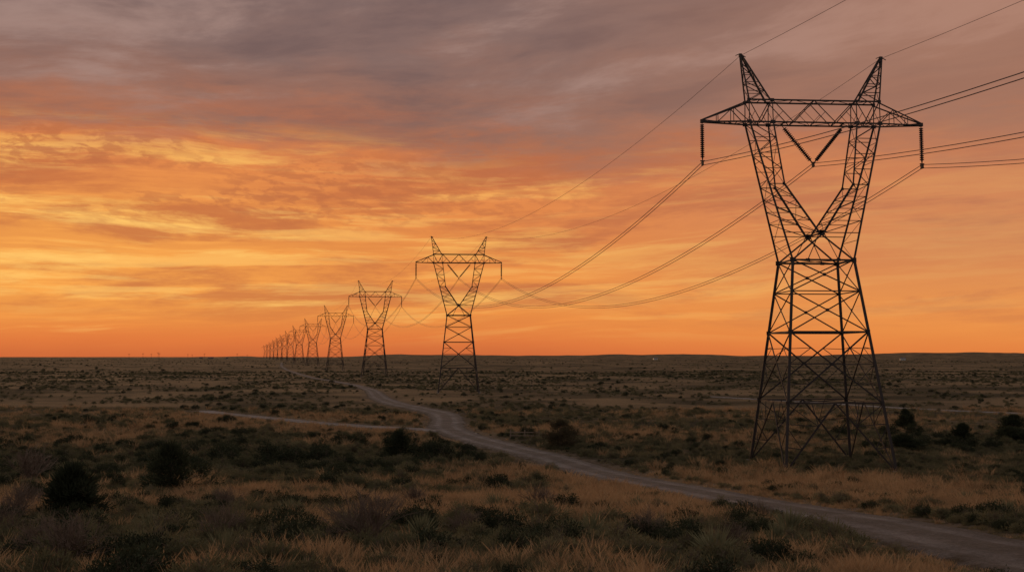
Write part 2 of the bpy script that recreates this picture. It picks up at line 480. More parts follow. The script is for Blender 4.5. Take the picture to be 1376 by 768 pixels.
arm = Bars(.66)
xs = [-7.4, -6.1, -XI, -2.4, 0, 2.4, XI, 6.1, 7.4]
for sy in (-1, 1):
    arm.L((-7.4, sy * HT, ZT), (7.4, sy * HT, ZT), .28)
    arm.L((-7.4, sy * HB, ZB), (7.4, sy * HB, ZB), .28)
    for i, x in enumerate(xs):
        if i in (0, 2, 6, 8): arm.L((x, sy * HB, ZB), (x, sy * HT, ZT), .16)
        if i < 8:
            x2 = xs[i + 1]
            if i % 2: arm.L((x, sy * HB, ZB), (x2, sy * HT, ZT), .15)
            else: arm.L((x, sy * HT, ZT), (x2, sy * HB, ZB), .15)
            arm.L(((x + x2) / 2, sy * HB, (ZB + ZT) / 2), (x if i % 2 == 0 else x2, sy * HB, ZB), .08)
    for s in (-1, 1):
        tipb = (s * 12.5, sy * .12, ZB + .05); tipt = (s * 12.5, sy * .12, ZB + .28)
        b0 = (s * 7.4, sy * HB, ZB); t0 = (s * 7.4, sy * HT, ZT - .15)
        arm.L(b0, tipb, .24); arm.L(t0, tipt, .22)
        zig(arm, b0, tipb, t0, tipt, 3, .12)
        plate(arm, (s * 7.4, sy * HB, ZB), .5, .4, .06); plate(arm, (s * XI, sy * HB, ZB), .55, .4, .06)
        plate(arm, (s * 7.4, sy * HT, ZT), .4, .3, .06); plate(arm, (s * XI, sy * HT, ZT), .4, .3, .06)
for i in range(8):
    x, x2 = xs[i], xs[i + 1]
    for z, h in ((ZB, HB), (ZT, HT)):
        arm.L((x, -h, z), (x, h, z), .1)
        arm.L((x, -h if i % 2 else h, z), (x2, h if i % 2 else -h, z), .09)
for s in (-1, 1):
    zig(arm, (s * 7.4, -HB, ZB), (s * 12.5, -.12, ZB + .05), (s * 7.4, HB, ZB), (s * 12.5, .12, ZB + .05), 4, .09)
    arm.box((s * 12.5, 0, ZB + .12), .35, .34, .4)
    arm.L((s * 3.4, -HB, ZB), (s * 3.4, HB, ZB), .16)
    arm.L((s * 3.4, 0, ZB + .05), (s * 3.4, 0, ZB - .4), .1)

def peak_mesh(s):
    P = Bars(.68)
    for sy in (-1, 1):
        a0 = (s * 7.4, sy * HT, ZT); a1 = (s * 8.1, sy * .12, ZP - .1)
        b0 = (s * 5.0, sy * HT, ZT); b1 = (s * 7.92, sy * .12, ZP - .1)
        P.L(a0, a1, .24); P.L(b0, b1, .24)
        zig(P, a0, a1, b0, b1, 5, .11)
    zig(P, (s * 7.4, -HT, ZT), (s * 8.1, -.12, ZP - .1), (s * 7.4, HT, ZT), (s * 8.1, .12, ZP - .1), 3, .09)
    zig(P, (s * 5.0, -HT, ZT), (s * 7.92, -.12, ZP - .1), (s * 5.0, HT, ZT), (s * 7.92, .12, ZP - .1), 3, .09)
    P.box((s * 8.05, 0, ZP - .05), .3, .35, .3)
    P.L((s * 8.05, 0, ZP + .1), (s * 8.05 + .6, 0, ZP - .25), .14)
    P.L((s * 8.05 - .55, 0, ZP - .1), (s * 8.05, 0, ZP + .15), .12)
    return P.mesh('peak', M_STEEL)

def string(p, q, r=.24):
    S = Bars(); p = Vector(p); q = Vector(q); L = (q - p).length
    prof = [(0, .04), (.22, .04)]
    t = .25
    while t < L - .35:
        prof += [(t, .10), (t + .03, r - .02), (t + .10, r), (t + .14, .11)]
        t += .22
    prof += [(L - .15, .06), (L, .06)]
    S.lathe(p, q, prof, 10)
    return S.mesh('insulator_string', M_INS)

me_lower = lower.mesh('lattice_body', M_STEEL)
me_upper = upper.mesh('forked_frame', M_STEEL)
me_arm = arm.mesh('crossarm', M_STEEL)
def clampmesh(x, wid):
    c = Bars()
    c.box((x, 0, H_ATT), .16, .5, .5); c.box((x, 0, H_ATT + .28), .5, .1, .12)
    c.tube((x, -.4, H_ATT - .2), (x, .4, H_ATT - .2), .05); c.tube((x, -.4, H_ATT + .2), (x, .4, H_ATT + .2), .05)
    return c.mesh('conductor_clamp', M_STEEL)
ft = Bars(); ft.lathe((0, 0, -1.0), (0, 0, .35), [(0, .45), (1.1, .45), (1.2, .4), (1.22, .3)], 16)
me_foot = ft.mesh('footing', M_CONC)
part_defs = [('lattice_body', me_lower, None), ('forked_frame', me_upper, None), ('crossarm', me_arm, None),
             ('peak', peak_mesh(-1), None), ('peak', peak_mesh(1), None),
             ('insulator_string', string((-12.5, 0, ZB), (-12.5, 0, H_ATT + .3)), None),
             ('insulator_string', string((12.5, 0, ZB), (12.5, 0, H_ATT + .3)), None),
             ('insulator_string', string((-3.4, 0, ZB - .35), (-.15, 0, H_ATT + .3), .27), 'slanting insulator string of a V pair'),
             ('insulator_string', string((3.4, 0, ZB - .35), (.15, 0, H_ATT + .3), .23), 'slanting insulator string of a V pair'),
             ('conductor_clamp', clampmesh(-12.5, 0), None), ('conductor_clamp', clampmesh(12.5, 0), None), ('conductor_clamp', clampmesh(0, 0), None)]
TOW = [(33.5, 109.5), (-15.6, 291), (-65.2, 474), (-124, 700), (-191, 956), (-256, 1200), (-322, 1450), (-388, 1700),
       (-454, 1950), (-533, 2250), (-626, 2600), (-732, 3000), (-865, 3500)]
PHI = R(4)
tow_z = []
for i, (tx, ty) in enumerate(TOW):
    z = gz(tx, ty)
    if i == 0: z = .15
    tow_z.append(z)
    e = bpy.data.objects.new('transmission_tower', None); COL.objects.link(e)
    e.location = (tx, ty, z); e.rotation_euler = (0, 0, PHI); e.empty_display_size = 3
    e['label'] = ('dark steel lattice transmission tower standing beside the gravel road' if i == 0 else
                  'steel lattice transmission tower on the plain' if i < 5 else 'distant hazy lattice transmission tower on the plain')
    e['category'] = 'electricity pylon'; e['group'] = 'row of transmission towers crossing the plain'
    for nm, me, lb in part_defs:
        o = add_obj(nm, me, parent=e)
        if lb: o['label'] = lb
    for sx in (-1, 1):
        for sy in (-1, 1):
            fx, fy = sx * 5.9, sy * 5.9
            wx = tx + fx * math.cos(PHI) - fy * math.sin(PHI); wy = ty + fx * math.sin(PHI) + fy * math.cos(PHI)
            add_obj('footing', me_foot, parent=e, loc=(fx, fy, max(-.8, min(.6, gz(wx, wy) - z)) if i < 5 else 0))

# ------------------------------------------------------------------ conductors
def world_att(i, lx, lz):
    tx, ty = TOW[i]
    return np.array([tx + lx * math.cos(PHI), ty + lx * math.sin(PHI), tow_z[i] + lz])
def wire(name, lx, lz, off, r, sagk, sag0, dz0, label, cat, group):
    pts = [world_att(i, lx, lz) + np.array([0, 0, off]) for i in range(len(TOW))]
    p0 = pts[0] + np.array([48.8, -176, dz0])
    pts = [p0] + pts
    cu = bpy.data.curves.new(name, 'CURVE'); cu.dimensions = '3D'; cu.bevel_depth = r; cu.bevel_resolution = 1
    P = []
    for k in range(len(pts) - 1):
        a, b = pts[k], pts[k + 1]
        L = np.linalg.norm(b - a)
        S = sag0 if k == 0 else sagk * min(1.15, (L / 182) ** .5)
        n = 40 if k < 3 else 16
        for j in range(n):
            t = j / n
            q = a + (b - a) * t; q[2] -= 4 * S * t * (1 - t)
            P.append(q)
    P.append(pts[-1])
    sp = cu.splines.new('POLY'); sp.points.add(len(P) - 1)
    sp.points.foreach_set('co', np.column_stack([np.array(P), np.ones(len(P))]).astype(np.float32).ravel())
    cu.materials.append(M_WIRE)
    tmp = bpy.data.objects.new('tmp', cu); COL.objects.link(tmp)
    bpy.context.view_layer.update()
    me = bpy.data.meshes.new_from_object(tmp.evaluated_get(bpy.context.evaluated_depsgraph_get()))
    bpy.data.objects.remove(tmp)
    me.name = name
    add_obj(name, me, label=label, category=cat, group=group)
for lx, s0 in ((-12.5, 7.2), (0, 8.8), (12.5, 10.2)):
    for off in (-.2, .2):
        wire('power_cable', lx, H_ATT, off, .037, 11.6, s0, 10, 'thin dark twin-bundle conductor sagging between lattice towers', 'power line', 'overhead conductors strung between towers')
for lx in (-8.05, 8.05):
    wire('ground_wire', lx, ZP - .1, 0, .022, 6.8, 4.5, 10, 'thin shield wire strung between tower peaks', 'power line', 'shield wires along the tower peaks')

# ------------------------------------------------------------------ plants
def leaves(rng, C, D, L, W):
    n = len(C)
    r = rng.normal(size=(n, 3)); S = np.cross(D, r); S /= np.linalg.norm(S, axis=1)[:, None] + 1e-9
    L = np.broadcast_to(L, (n,))[:, None]; W = np.broadcast_to(W, (n,))[:, None]
    V = np.stack([C, C + D * L * .45 + S * W, C + D * L, C + D * L * .45 - S * W], 1).reshape(-1, 3)
    F = np.arange(n * 4).reshape(n, 4)
    return V, F
def unit(v): return v / (np.linalg.norm(v, axis=1)[:, None] + 1e-9)

def twigs(rng, n, reach, height, r=.012, sub=3):
    B = []
    def rec(p, d, L, r, depth):
        q = p + d * L
        B.append((p, q, r, r * .7))
        if depth == 0: return
        for k in range(int(rng.integers(2, 4))):
            nd_ = d + rng.normal(size=3) * .45; nd_[2] += .12; nd_ /= np.linalg.norm(nd_)
            rec(q if k else p + d * L * .75, nd_, L * rng.uniform(.55, .85), r * .65, depth - 1)
    for i in range(n):
        an = rng.uniform(0, 6.28); s = rng.uniform(.2, .9)
        d = np.array([math.cos(an) * s * reach, math.sin(an) * s * reach, height * rng.uniform(.7, 1)]); L = np.linalg.norm(d)
        rec(np.zeros(3), d / L, L * .42, r, sub)
    V = []; F = []
    for p, q, r0, r1 in B:
        d = (q - p); d = d / (np.linalg.norm(d) + 1e-9)
        a = np.cross(d, [0.3, .2, .9]); a /= np.linalg.norm(a) + 1e-9; b = np.cross(a, d)
        i = len(V)
        for e, rr in ((p, r0), (q, r1)):
            for k in range(3):
                an = 2.094 * k
                V.append(e + (a * math.cos(an) + b * math.sin(an)) * rr)
        for k in range(3): F.append((i + k, i + (k + 1) % 3, i + 3 + (k + 1) % 3, i + 3 + k))
    return np.array(V), np.array(F)

def combine(parts):
    V = []; F = []; M = []; o = 0
    for (v, f, m) in parts:
        V.append(v); F.append(f + o); M.append(np.full(len(f), m)); o += len(v)
    return np.vstack(V), np.vstack(F), np.concatenate(M)

def shrub_mesh(name, seed, nclump, per, rad, hgt, leafL, leafW, mat, spiky=.5, tw=9):
    rng = np.random.default_rng(seed)
    an = rng.uniform(0, 6.283, nclump); rr = np.sqrt(rng.uniform(0, 1, nclump)) * rad
    lob = 1 + .28 * np.sin(an * 2 + seed) + .18 * np.sin(an * 5 + seed * 2)
    rr = rr * lob
    top = hgt * np.sqrt(np.clip(1 - (rr / (rad * 1.3)) ** 2, .05, 1)) * rng.uniform(.6, 1.1, nclump)
    zz = top * rng.uniform(.4, 1, nclump)
    CC = np.column_stack([rr * np.cos(an), rr * np.sin(an), zz])
    c = np.repeat(CC, per, 0)
    o = rng.normal(size=(len(c), 3)) * rad * .11
    base = c + o; base[:, 2] = np.maximum(base[:, 2], .02)
    d = unit(unit(o) + unit(c * np.array([1, 1, .6])) * spiky + np.array([0, 0, .5]) + rng.normal(size=o.shape) * .35)
    V, F = leaves(rng, base, d, rng.uniform(.6, 1.3, len(c)) * leafL, leafW)
    tv, tf = twigs(rng, tw, rad * .9, hgt * 1.15, .013, 2)
    V, F, M = combine([(V, F, 0), (tv, tf, 1)])
    return mesh_np(name, V, F, [mat, M_TWIG], M)

def yucca_mesh(seed):
    rng = np.random.default_rng(seed); n = 150
    an = rng.uniform(0, 6.28, n); el = rng.uniform(.1, 1.45, n)
    d = np.column_stack([np.cos(an) * np.cos(el), np.sin(an) * np.cos(el), np.sin(el)])
    V, F = leaves(rng, d * .05 + np.array([0, 0, .08]), d, rng.uniform(.65, 1.05, n), .022)
    tv, tf = twigs(rng, 3, .2, 1.1, .012, 0)
    V, F, M = combine([(V, F, 0), (tv, tf, 1)])
    return mesh_np('yucca', V, F, [M_YUC, M_TWIG], M)

def bare_mesh(seed):
    rng = np.random.default_rng(seed)
    tv, tf = twigs(rng, 22, .9, 1.1, .020, 4)
    return mesh_np('bare_shrub', tv, tf, [M_TWIG])

def tuft_mesh(name, seed, n, rad, h, mat, w=.012):
    rng = np.random.default_rng(seed)
    an = rng.uniform(0, 6.28, n); rr = np.sqrt(rng.uniform(0, 1, n)) * rad
    base = np.column_stack([rr * np.cos(an), rr * np.sin(an), np.zeros(n)])
    a2 = an + rng.normal(size=n) * .8; lean = rng.uniform(.05, .6, n)
    d = unit(np.column_stack([np.cos(a2) * lean, np.sin(a2) * lean, np.ones(n)]))
    L = rng.uniform(.4, 1.15, n) * h
    S = np.cross(d, rng.normal(size=(n, 3))); S = unit(S)
    mid = base + d * (L * .55)[:, None]
    d2 = unit(d + np.column_stack([np.cos(a2), np.sin(a2), -.3 * np.ones(n)]) * rng.uniform(.1, .6, n)[:, None])
    tip = mid + d2 * (L * .5)[:, None]
    V = np.stack([base - S * w, base + S * w, mid + S * w * .8, mid - S * w * .8, tip + S * w * .2, tip - S * w * .2], 1).reshape(-1, 3)
    k = np.arange(n)[:, None] * 6
    F = np.vstack([k + np.array([[0, 1, 2, 3]]), k + np.array([[3, 2, 4, 5]])])
    return mesh_np(name, V, F, [mat])

SH = [shrub_mesh('shrub', 1, 50, 26, .62, .80, .14, .016, M_SAGE),
      shrub_mesh('shrub', 2, 40, 28, .78, .58, .13, .017, M_SAGE, spiky=.8),
      shrub_mesh('shrub', 3, 40, 22, .60, .95, .18, .014, M_SAGE, spiky=.3, tw=16),
      shrub_mesh('shrub', 4, 60, 36, .80, .90, .11, .020, M_GREEN, spiky=.3),
      shrub_mesh('shrub', 6, 24, 22, .66, .62, .20, .014, M_SAGE, spiky=1.0, tw=14)]
SLAB = ['rounded grey-green sagebrush shrub growing in dry grass', 'low spreading sage shrub on the prairie',
        'upright twiggy sage shrub in dry grass', 'dense dark evergreen shrub on the prairie', 'loose spiky sage shrub in dry grass']
YU = yucca_mesh(9); BA = [bare_mesh(11), bare_mesh(12)]
TU = [tuft_mesh('grass', 1, 44, .24, .58, M_GRASS), tuft_mesh('grass', 2, 36, .34, .40, M_GRASS), tuft_mesh('grass', 3, 46, .28, .36, M_GRASS2)]

def tree(x, y, w, h, seed, label, conic=.5, mat=M_GREEN, name='juniper_tree', cat='tree', rag=.32, leaf=.038):
    rng = np.random.default_rng(seed)
    z = gz(x, y) - .05
    e = bpy.data.objects.new(name, None); COL.objects.link(e); e.location = (x, y, z); e.empty_display_size = .5
    e['label'] = label; e['category'] = cat
    T = Bars()
    T.tube((0, 0, -.1), (.05 * w, 0, h * .45), .045 * h, .03 * h, 7); T.tube((.05 * w, 0, h * .45), (0, .03 * w, h * .9), .03 * h, .006 * h, 6)
    nc = 110
    u = rng.uniform(0, 1, nc) ** 1.15
    zc = h * (.05 + .9 * u)
    an = rng.uniform(0, 6.28, nc)
    prof = (np.sin(np.clip(u * .82 + .2, 0, 1) * math.pi) ** .55) * (1 - conic * u)
    prof /= prof.max()
    lob = 1 + .28 * np.sin(an * 3 + seed) + rng.uniform(-rag, rag * 1.2, nc)
    rr = w / 2 * prof * lob * rng.uniform(.3, 1, nc)
    CC = np.column_stack([rr * np.cos(an), rr * np.sin(an), zc])
    for k in range(0, nc, 4):
        T.tube((.02 * w, 0, zc[k] * .6), tuple(CC[k] * 1.06), .012 * h, .003 * h, 4)
    per = 60
    c = np.repeat(CC, per, 0)
    o = rng.normal(size=(len(c), 3)) * np.array([.05 * w, .05 * w, .045 * h])
    base = c + o; base[:, 2] = np.maximum(base[:, 2], .03)
    d = unit(unit(o) + unit(c - np.array([0, 0, h * .3])) * .8 + np.array([0, 0, .6]))
    V, F = leaves(rng, base, d, rng.uniform(.14, .50, len(c)), leaf)
    add_obj('trunk', T.mesh('trunk', M_TWIG), parent=e)
    add_obj('crown', mesh_np('crown', V, F, [mat]), parent=e)
    return e
tree(-25.5, 75, 4.4, 3.7, 1, 'dark spreading juniper standing on the scrub plain', .6, rag=.5)
tree(-21.8, 49.8, 2.6, 2.4, 2, 'small dark juniper growing in dry grass', .5, rag=.5)
tree(-13.2, 118, 4.0, 3.3, 3, 'dark bushy juniper beside the road bend', .35)
tree(6.2, 130, 4.4, 3.5, 4, 'rounded brownish bush beside the gravel road', .05, M_BUSH, 'bush', 'bush', rag=.2, leaf=.03)
tree(50, 128, 5.0, 1.8, 5, 'wide dark juniper among low scrub', .1)
tree(61.5, 137, 2.6, 2.4, 6, 'small upright juniper among low scrub', .4)
tree(69, 139, 3.8, 1.9, 7, 'dark bushy juniper among low scrub', .2)
tree(62, 158, 3.0, 2.9, 8, 'small upright juniper among low scrub', .4)
tree(78, 156, 4, 2.5, 9, 'dark bushy juniper among low scrub', .2)

rng = np.random.default_rng(42); random.seed(4)
cand = []   # x,y,scale,variant
hand = [(-32, 112, 2.2, 3), (-29.5, 110, 1.9, 0), (-27, 113, 2.3, 3), (-24.5, 111, 1.9, 3), (-21.5, 112, 2.1, 3), (-19, 109.5, 1.7, 2), (-35, 114, 1.5, 0), (-15.8, 110, 1.4, 1),
        (-8.8, 117, 2.3, 3), (-10.6, 120, 1.8, 3), (-7.4, 121, 1.4, 0), (-1.3, 36.5, 1.0, 0), (1.4, 46, 1.6, 0), (3.6, 34.5, 1.1, 2), (10.6, 48, .8, 3),
        (-2.4, 44, 1.2, 2), (-14.5, 47, 1.2, 1), (-8.5, 50, 1.1, 0), (.6, 52.5, 1.4, 0), (-11.5, 39, 1.2, 0), (44, 122, 1.4, 0), (54, 132, 1.6, 3), (58, 131, 1.6, 3), (66, 134, 1.4, 0),
        (9.0, 121, 1.1, 0), (8.8, 127, 1.4, 0), (-6.5, 33, 1.2, 0), (7.4, 42, 1.0, 2), (-17.5, 36, 1.2, 2), (1.6, 32, 1.1, 4), (10.4, 31, 1.0, 2),
        (-9.5, 43, 1.1, 3), (-4.2, 47.5, 1.0, 3), (-13.5, 40.5, .9, 3), (-18, 43, 1.1, 3), (-1.5, 50, .9, 3),
        (-14, 31.5, 1.3, 0), (-11, 30.5, 1.0, 3), (-8, 30, 1.1, 2), (-3.2, 30.5, .9, 0), (-.6, 30, .8, 4), (3.4, 30, 1.0, 0), (7.6, 30.5, .9, 3), (9.6, 33, 1.0, 0), (11, 29, .8, 0),
        (-15.5, 35, 1.2, 3), (-13, 36, 1.0, 2), (-7.6, 36.5, 1.1, 0), (-2.8, 33, .8, 3), (1.0, 38.5, .9, 2), (5.8, 35.5, .9, 0), (8.6, 38.5, .8, 3), (-6, 40, 1.2, 2), (-16.5, 39.5, 1.1, 0)]
for k in range(34):   # continuous scrub belt behind the first tower
    hand.append((44 + 40 * rng.uniform(), 124 + 22 * rng.uniform(), rng.uniform(.9, 1.9), int(rng.choice([0, 1, 3, 3]))))
for k in range(26):   # thick brush west of the bend
    hand.append((-48 + 34 * rng.uniform(), 98 + 22 * rng.uniform(), rng.uniform(.8, 1.8), int(rng.choice([0, 1, 2, 3, 3]))))
for h in hand: cand.append(h)
def scatter(n, y0, y1, power, thr, smin, smax, seed, b0=-.56, b1=.56, scale_noise=15., floor=.04, soft=6, vw=1.25):
    rng = np.random.default_rng(seed)
    t = rng.uniform(0, 1, n)
    y = (y0 ** power + t * (y1 ** power - y0 ** power)) ** (1 / power)
    x = rng.uniform(b0, b1, n) * y
    vm = vegmask(x, y); cl = fbm(x / scale_noise, y / scale_noise, seed + 3, 3)
    p = np.clip((cl - thr) * soft, floor, 1) * np.clip(vw - vm, .2, 1)
    s = smin + (smax - smin) * rng.uniform(0, 1, n) ** 2.2
    clear = road_dist(x, y) > .6 + s * .7
    for f in (1.02, 1.04, 1.07):   # the verge on the approach side is kept low
        clear &= (y < 60) | (y > 300) | (road_dist(x * f, y * f) > 0)
    clear &= (y > 60) | (road_dist(x, y + 2.5) > 0)
    keep = (rng.uniform(0, 1, n) < p) & clear
    return x[keep], y[keep], s[keep], rng
xa, ya, sa, r1 = scatter(30000, 24, 150, 1.5, .36, .24, .95, 101, floor=.25, soft=4)
for x, y, s in zip(xa, ya, sa):
    v = r1.choice([0, 1, 2, 3, 4], p=[.26, .22, .22, .10, .20]); cand.append((x, y, s, int(v)))
xa, ya, sa, r1 = scatter(2400, 23, 66, 1.6, .38, .45, 1.2, 404, scale_noise=6., floor=.2, soft=5, vw=1.1)   # bigger brush close by
for x, y, s in zip(xa, ya, sa):
    v = r1.choice([0, 1, 2, 3, 4], p=[.26, .16, .24, .20, .14]); cand.append((x, y, s, int(v)))
xa, ya, sa, r1 = scatter(3800, 66, 170, 1.6, .38, .6, 1.6, 505, b0=-.56, b1=.05, scale_noise=14., floor=.15, soft=4, vw=1.1)
for x, y, s in zip(xa, ya, sa):
    v = r1.choice([0, 1, 2, 3], p=[.3, .25, .2, .25]); cand.append((x, y, s, int(v)))
xa, ya, sa, r1 = scatter(30000, 140, 620, 1.5, .38, .4, 1.15, 202, scale_noise=40., floor=.2, soft=4)
for x, y, s in zip(xa, ya, sa):
    v = r1.choice([0, 1, 2, 3], p=[.36, .34, .18, .12]); cand.append((x, y, s, int(v)))
xa, ya, sa, r1 = scatter(10000, 560, 2600, 1.3, .44, .8, 1.7, 303, scale_noise=150., floor=.2, soft=4)
for x, y, s in zip(xa, ya, sa): cand.append((x, y, s, 3 if r1.uniform() < .15 else 1))
cand = np.array(cand, float)
order = np.argsort(-cand[:, 2] / cand[:, 1]); cand = cand[order]
cz = ground_h(cand[:, 0], cand[:, 1]) - .04
near, far = cand[:290], cand[290:]
src = {}
for k, (x, y, s, v) in enumerate(near):
    v = int(v)
    o = add_obj('shrub', SH[v], loc=(x, y, cz[k]), rot=(0, 0, random.uniform(0, 6.28)), scale=(s * random.uniform(.9, 1.15), s, s * random.uniform(.75, 1.1)),
                label=SLAB[v], category='shrub', group='shrubs scattered over the prairie')
    src.setdefault(v, o)
for k in range(16):
    x, y = [(-12.3, 33.5), (6.2, 31), (-15, 42), (9.5, 36), (-3.5, 39), (3, 39), (-19, 46), (-7, 43), (11.0, 40), (6.8, 55), (-12, 55), (-24, 62), (24.5, 50), (28, 62), (-1, 60), (-9, 31.5)][k]
    add_obj('yucca', YU, loc=(x, y, gz(x, y) - .03), rot=(0, 0, k * 1.7), scale=(1.0 + .12 * (k % 3),) * 3,
            label='spiky yucca clump growing in dry grass', category='yucca', group='yucca clumps in the grass')
for k, (x, y, s) in enumerate([(-4.8, 34.0, 1.8), (-10.2, 36, 1.2), (-44, 92, 3.0), (4.9, 37.5, 1.1), (-16.5, 58, 1.3), (1.5, 57, 1.3), (-20.5, 40.5, 1.3), (11.6, 46.5, .9), (-6.0, 62, 1.3), (26.5, 47, 1.2), (-13.2, 30.0, 1.4), (7.2, 33.5, .9), (-1.8, 40.5, 1.0),
                                (-15.2, 33.0, 1.3), (-27, 56, 1.6), (-23.5, 47.5, 1.3)]):
    add_obj('bare_shrub', BA[k % 2], loc=(x, y, gz(x, y) - .03), rot=(0, 0, k * 2.1), scale=(s, s, s * .95),
            label='leafless twiggy shrub standing in the scrub', category='shrub', group='leafless shrubs')

def gn_scatter(name, P, scl, var, sources, **props):
    n = len(P); rg = np.random.default_rng(n)
    me = bpy.data.meshes.new(name); me.vertices.add(n); me.vertices.foreach_set('co', P.astype(np.float32).ravel())
    rot = np.column_stack([rg.normal(size=n) * .06, rg.normal(size=n) * .06, rg.uniform(0, 6.283, n)]).astype(np.float32)
    a = me.attributes.new('rot', 'FLOAT_VECTOR', 'POINT'); a.data.foreach_set('vector', rot.ravel())
    a = me.attributes.new('scl', 'FLOAT', 'POINT'); a.data.foreach_set('value', scl.astype(np.float32))
    a = me.attributes.new('var', 'INT', 'POINT'); a.data.foreach_set('value', var.astype(np.int32))
    me.update()
    ob = add_obj(name, me, kind='stuff', **props)
    ng = bpy.data.node_groups.new(name, 'GeometryNodeTree')
    ng.interface.new_socket(name='Geometry', in_out='INPUT', socket_type='NodeSocketGeometry')
    ng.interface.new_socket(name='Geometry', in_out='OUTPUT', socket_type='NodeSocketGeometry')
    N = ng.nodes; Lk = ng.links
    gi = N.new('NodeGroupInput'); go = N.new('NodeGroupOutput'); jn = N.new('GeometryNodeJoinGeometry')
    def attr(nm, ty):
        q = N.new('GeometryNodeInputNamedAttribute'); q.data_type = ty; q.inputs['Name'].default_value = nm
        return [o for o in q.outputs if o.enabled and o.name == 'Attribute'][0]
    ar_, as_, av_ = attr('rot', 'FLOAT_VECTOR'), attr('scl', 'FLOAT'), attr('var', 'INT')
    for v, so in sources.items():
        ii = N.new('GeometryNodeInstanceOnPoints'); 
        oi = N.new('GeometryNodeObjectInfo'); oi.transform_space = 'ORIGINAL'; oi.inputs['Object'].default_value = so; oi.inputs['As Instance'].default_value = True
        cp = N.new('FunctionNodeCompare'); cp.data_type = 'INT'; cp.operation = 'EQUAL'
        ins = [i for i in cp.inputs if i.enabled]
        Lk.new(av_, ins[0]); ins[1].default_value = v
        Lk.new(gi.outputs[0], ii.inputs['Points']); Lk.new(cp.outputs[0], ii.inputs['Selection'])
        Lk.new(oi.outputs['Geometry'], ii.inputs['Instance']); Lk.new(ar_, ii.inputs['Rotation']); Lk.new(as_, ii.inputs['Scale'])
        Lk.new(ii.outputs[0], jn.inputs[0])
    Lk.new(jn.outputs[0], go.inputs[0])
    md = ob.modifiers.new('scatter', 'NODES'); md.node_group = ng
    return ob
P = np.column_stack([far[:, 0], far[:, 1], cz[290:]])
gn_scatter('scrub', P, far[:, 2], far[:, 3].copy(), src, label='mass of small sage shrubs covering the plain', category='scrub')

rg = np.random.default_rng(7)
gs = {}
for k, (x, y) in enumerate([(2.0, 35.2), (4.2, 33.0), (-3.0, 34.2)]):
    gs[k] = add_obj('grass_tuft', TU[k], loc=(x, y, gz(x, y) - .02), label='tuft of dry prairie grass', category='grass')
def grass(n, y0, y1, power, base):
    t = rg.uniform(0, 1, n); y = (y0 ** power + t * (y1 ** power - y0 ** power)) ** (1 / power)
    x = rg.uniform(-.56, .56, n) * y
    vm = vegmask(x, y); f = fbm(x / 2.2, y / 2.2, 55, 3)
    rdv = road_dist(x, y)
    u = rg.uniform(0, 1, n)
    ok = (rdv > .2) | ((rdv > -.7) & (u < .3)) | ((rdv < -2.6) & (u < .10) & (y < 130))
    for k in (1.012, 1.025):
        ok &= (y < 90) | (road_dist(x * k, y * k) > 0)
    p = np.clip(vm * 1.3 + (f - .5) * 3.6 - .02, base, 1)
    keep = (rg.uniform(0, 1, n) < p) & ok
    low = np.where(rdv < 3.5, .35 + .65 * sstep(rdv, .3, 3.5), 1.0) * (.6 + .8 * f)
    low = np.where(rdv < -2, .25, low)
    return x[keep], y[keep], vm[keep], low[keep]
x1, y1, v1, l1 = grass(46000, 23, 80, 1.6, .10)
x2, y2, v2, l2 = grass(42000, 75, 210, 1.4, .08)
gx = np.concatenate([x1, x2]); gy = np.concatenate([y1, y2]); gv = np.concatenate([v1, v2]); gl = np.concatenate([l1, l2])
gP = np.column_stack([gx, gy, ground_h(gx, gy) - .02])
gsc = (.35 + 1.3 * rg.uniform(0, 1, len(gx)) ** 1.8) * np.where(gy > 75, 1.2, 1.0) * gl * (.8 + .2 * sstep(gy, 34, 48))
gvar = np.where(rg.uniform(0, 1, len(gx)) < np.clip(gv * 1.3 - .14, .06, .92), rg.integers(0, 2, len(gx)), 2)
gn_scatter('dry_grass', gP, gsc, gvar, gs, label='dry tan prairie grass covering the ground', category='grass')

# ------------------------------------------------------------------ fence
def fence(x, y, ang):
    z = gz(x, y)
    e = bpy.data.objects.new('fence', None); COL.objects.link(e); e.location = (x, y, z); e.rotation_euler = (0, 0, ang)
    e['label'] = 'short weathered wooden rail fence beside the road'; e['category'] = 'fence'
    pb = Bars(); pb.box((0, 0, .5), .16, .15, 1.5); pb.box((0, 0, 1.28), .11, .10, .06); pm = pb.mesh('post', M_WOOD)
    for k in range(3): add_obj('post', pm, parent=e, loc=(k * 2.0, 0, 0))
    rb = Bars(); rb.box((2.0, -.10, 0), 4.3, .05, .12); rm = rb.mesh('rail', M_WOOD)
    for h in (.5, .95): add_obj('rail', rm, parent=e, loc=(0, 0, h))
fence(-.2, 142, R(-4))

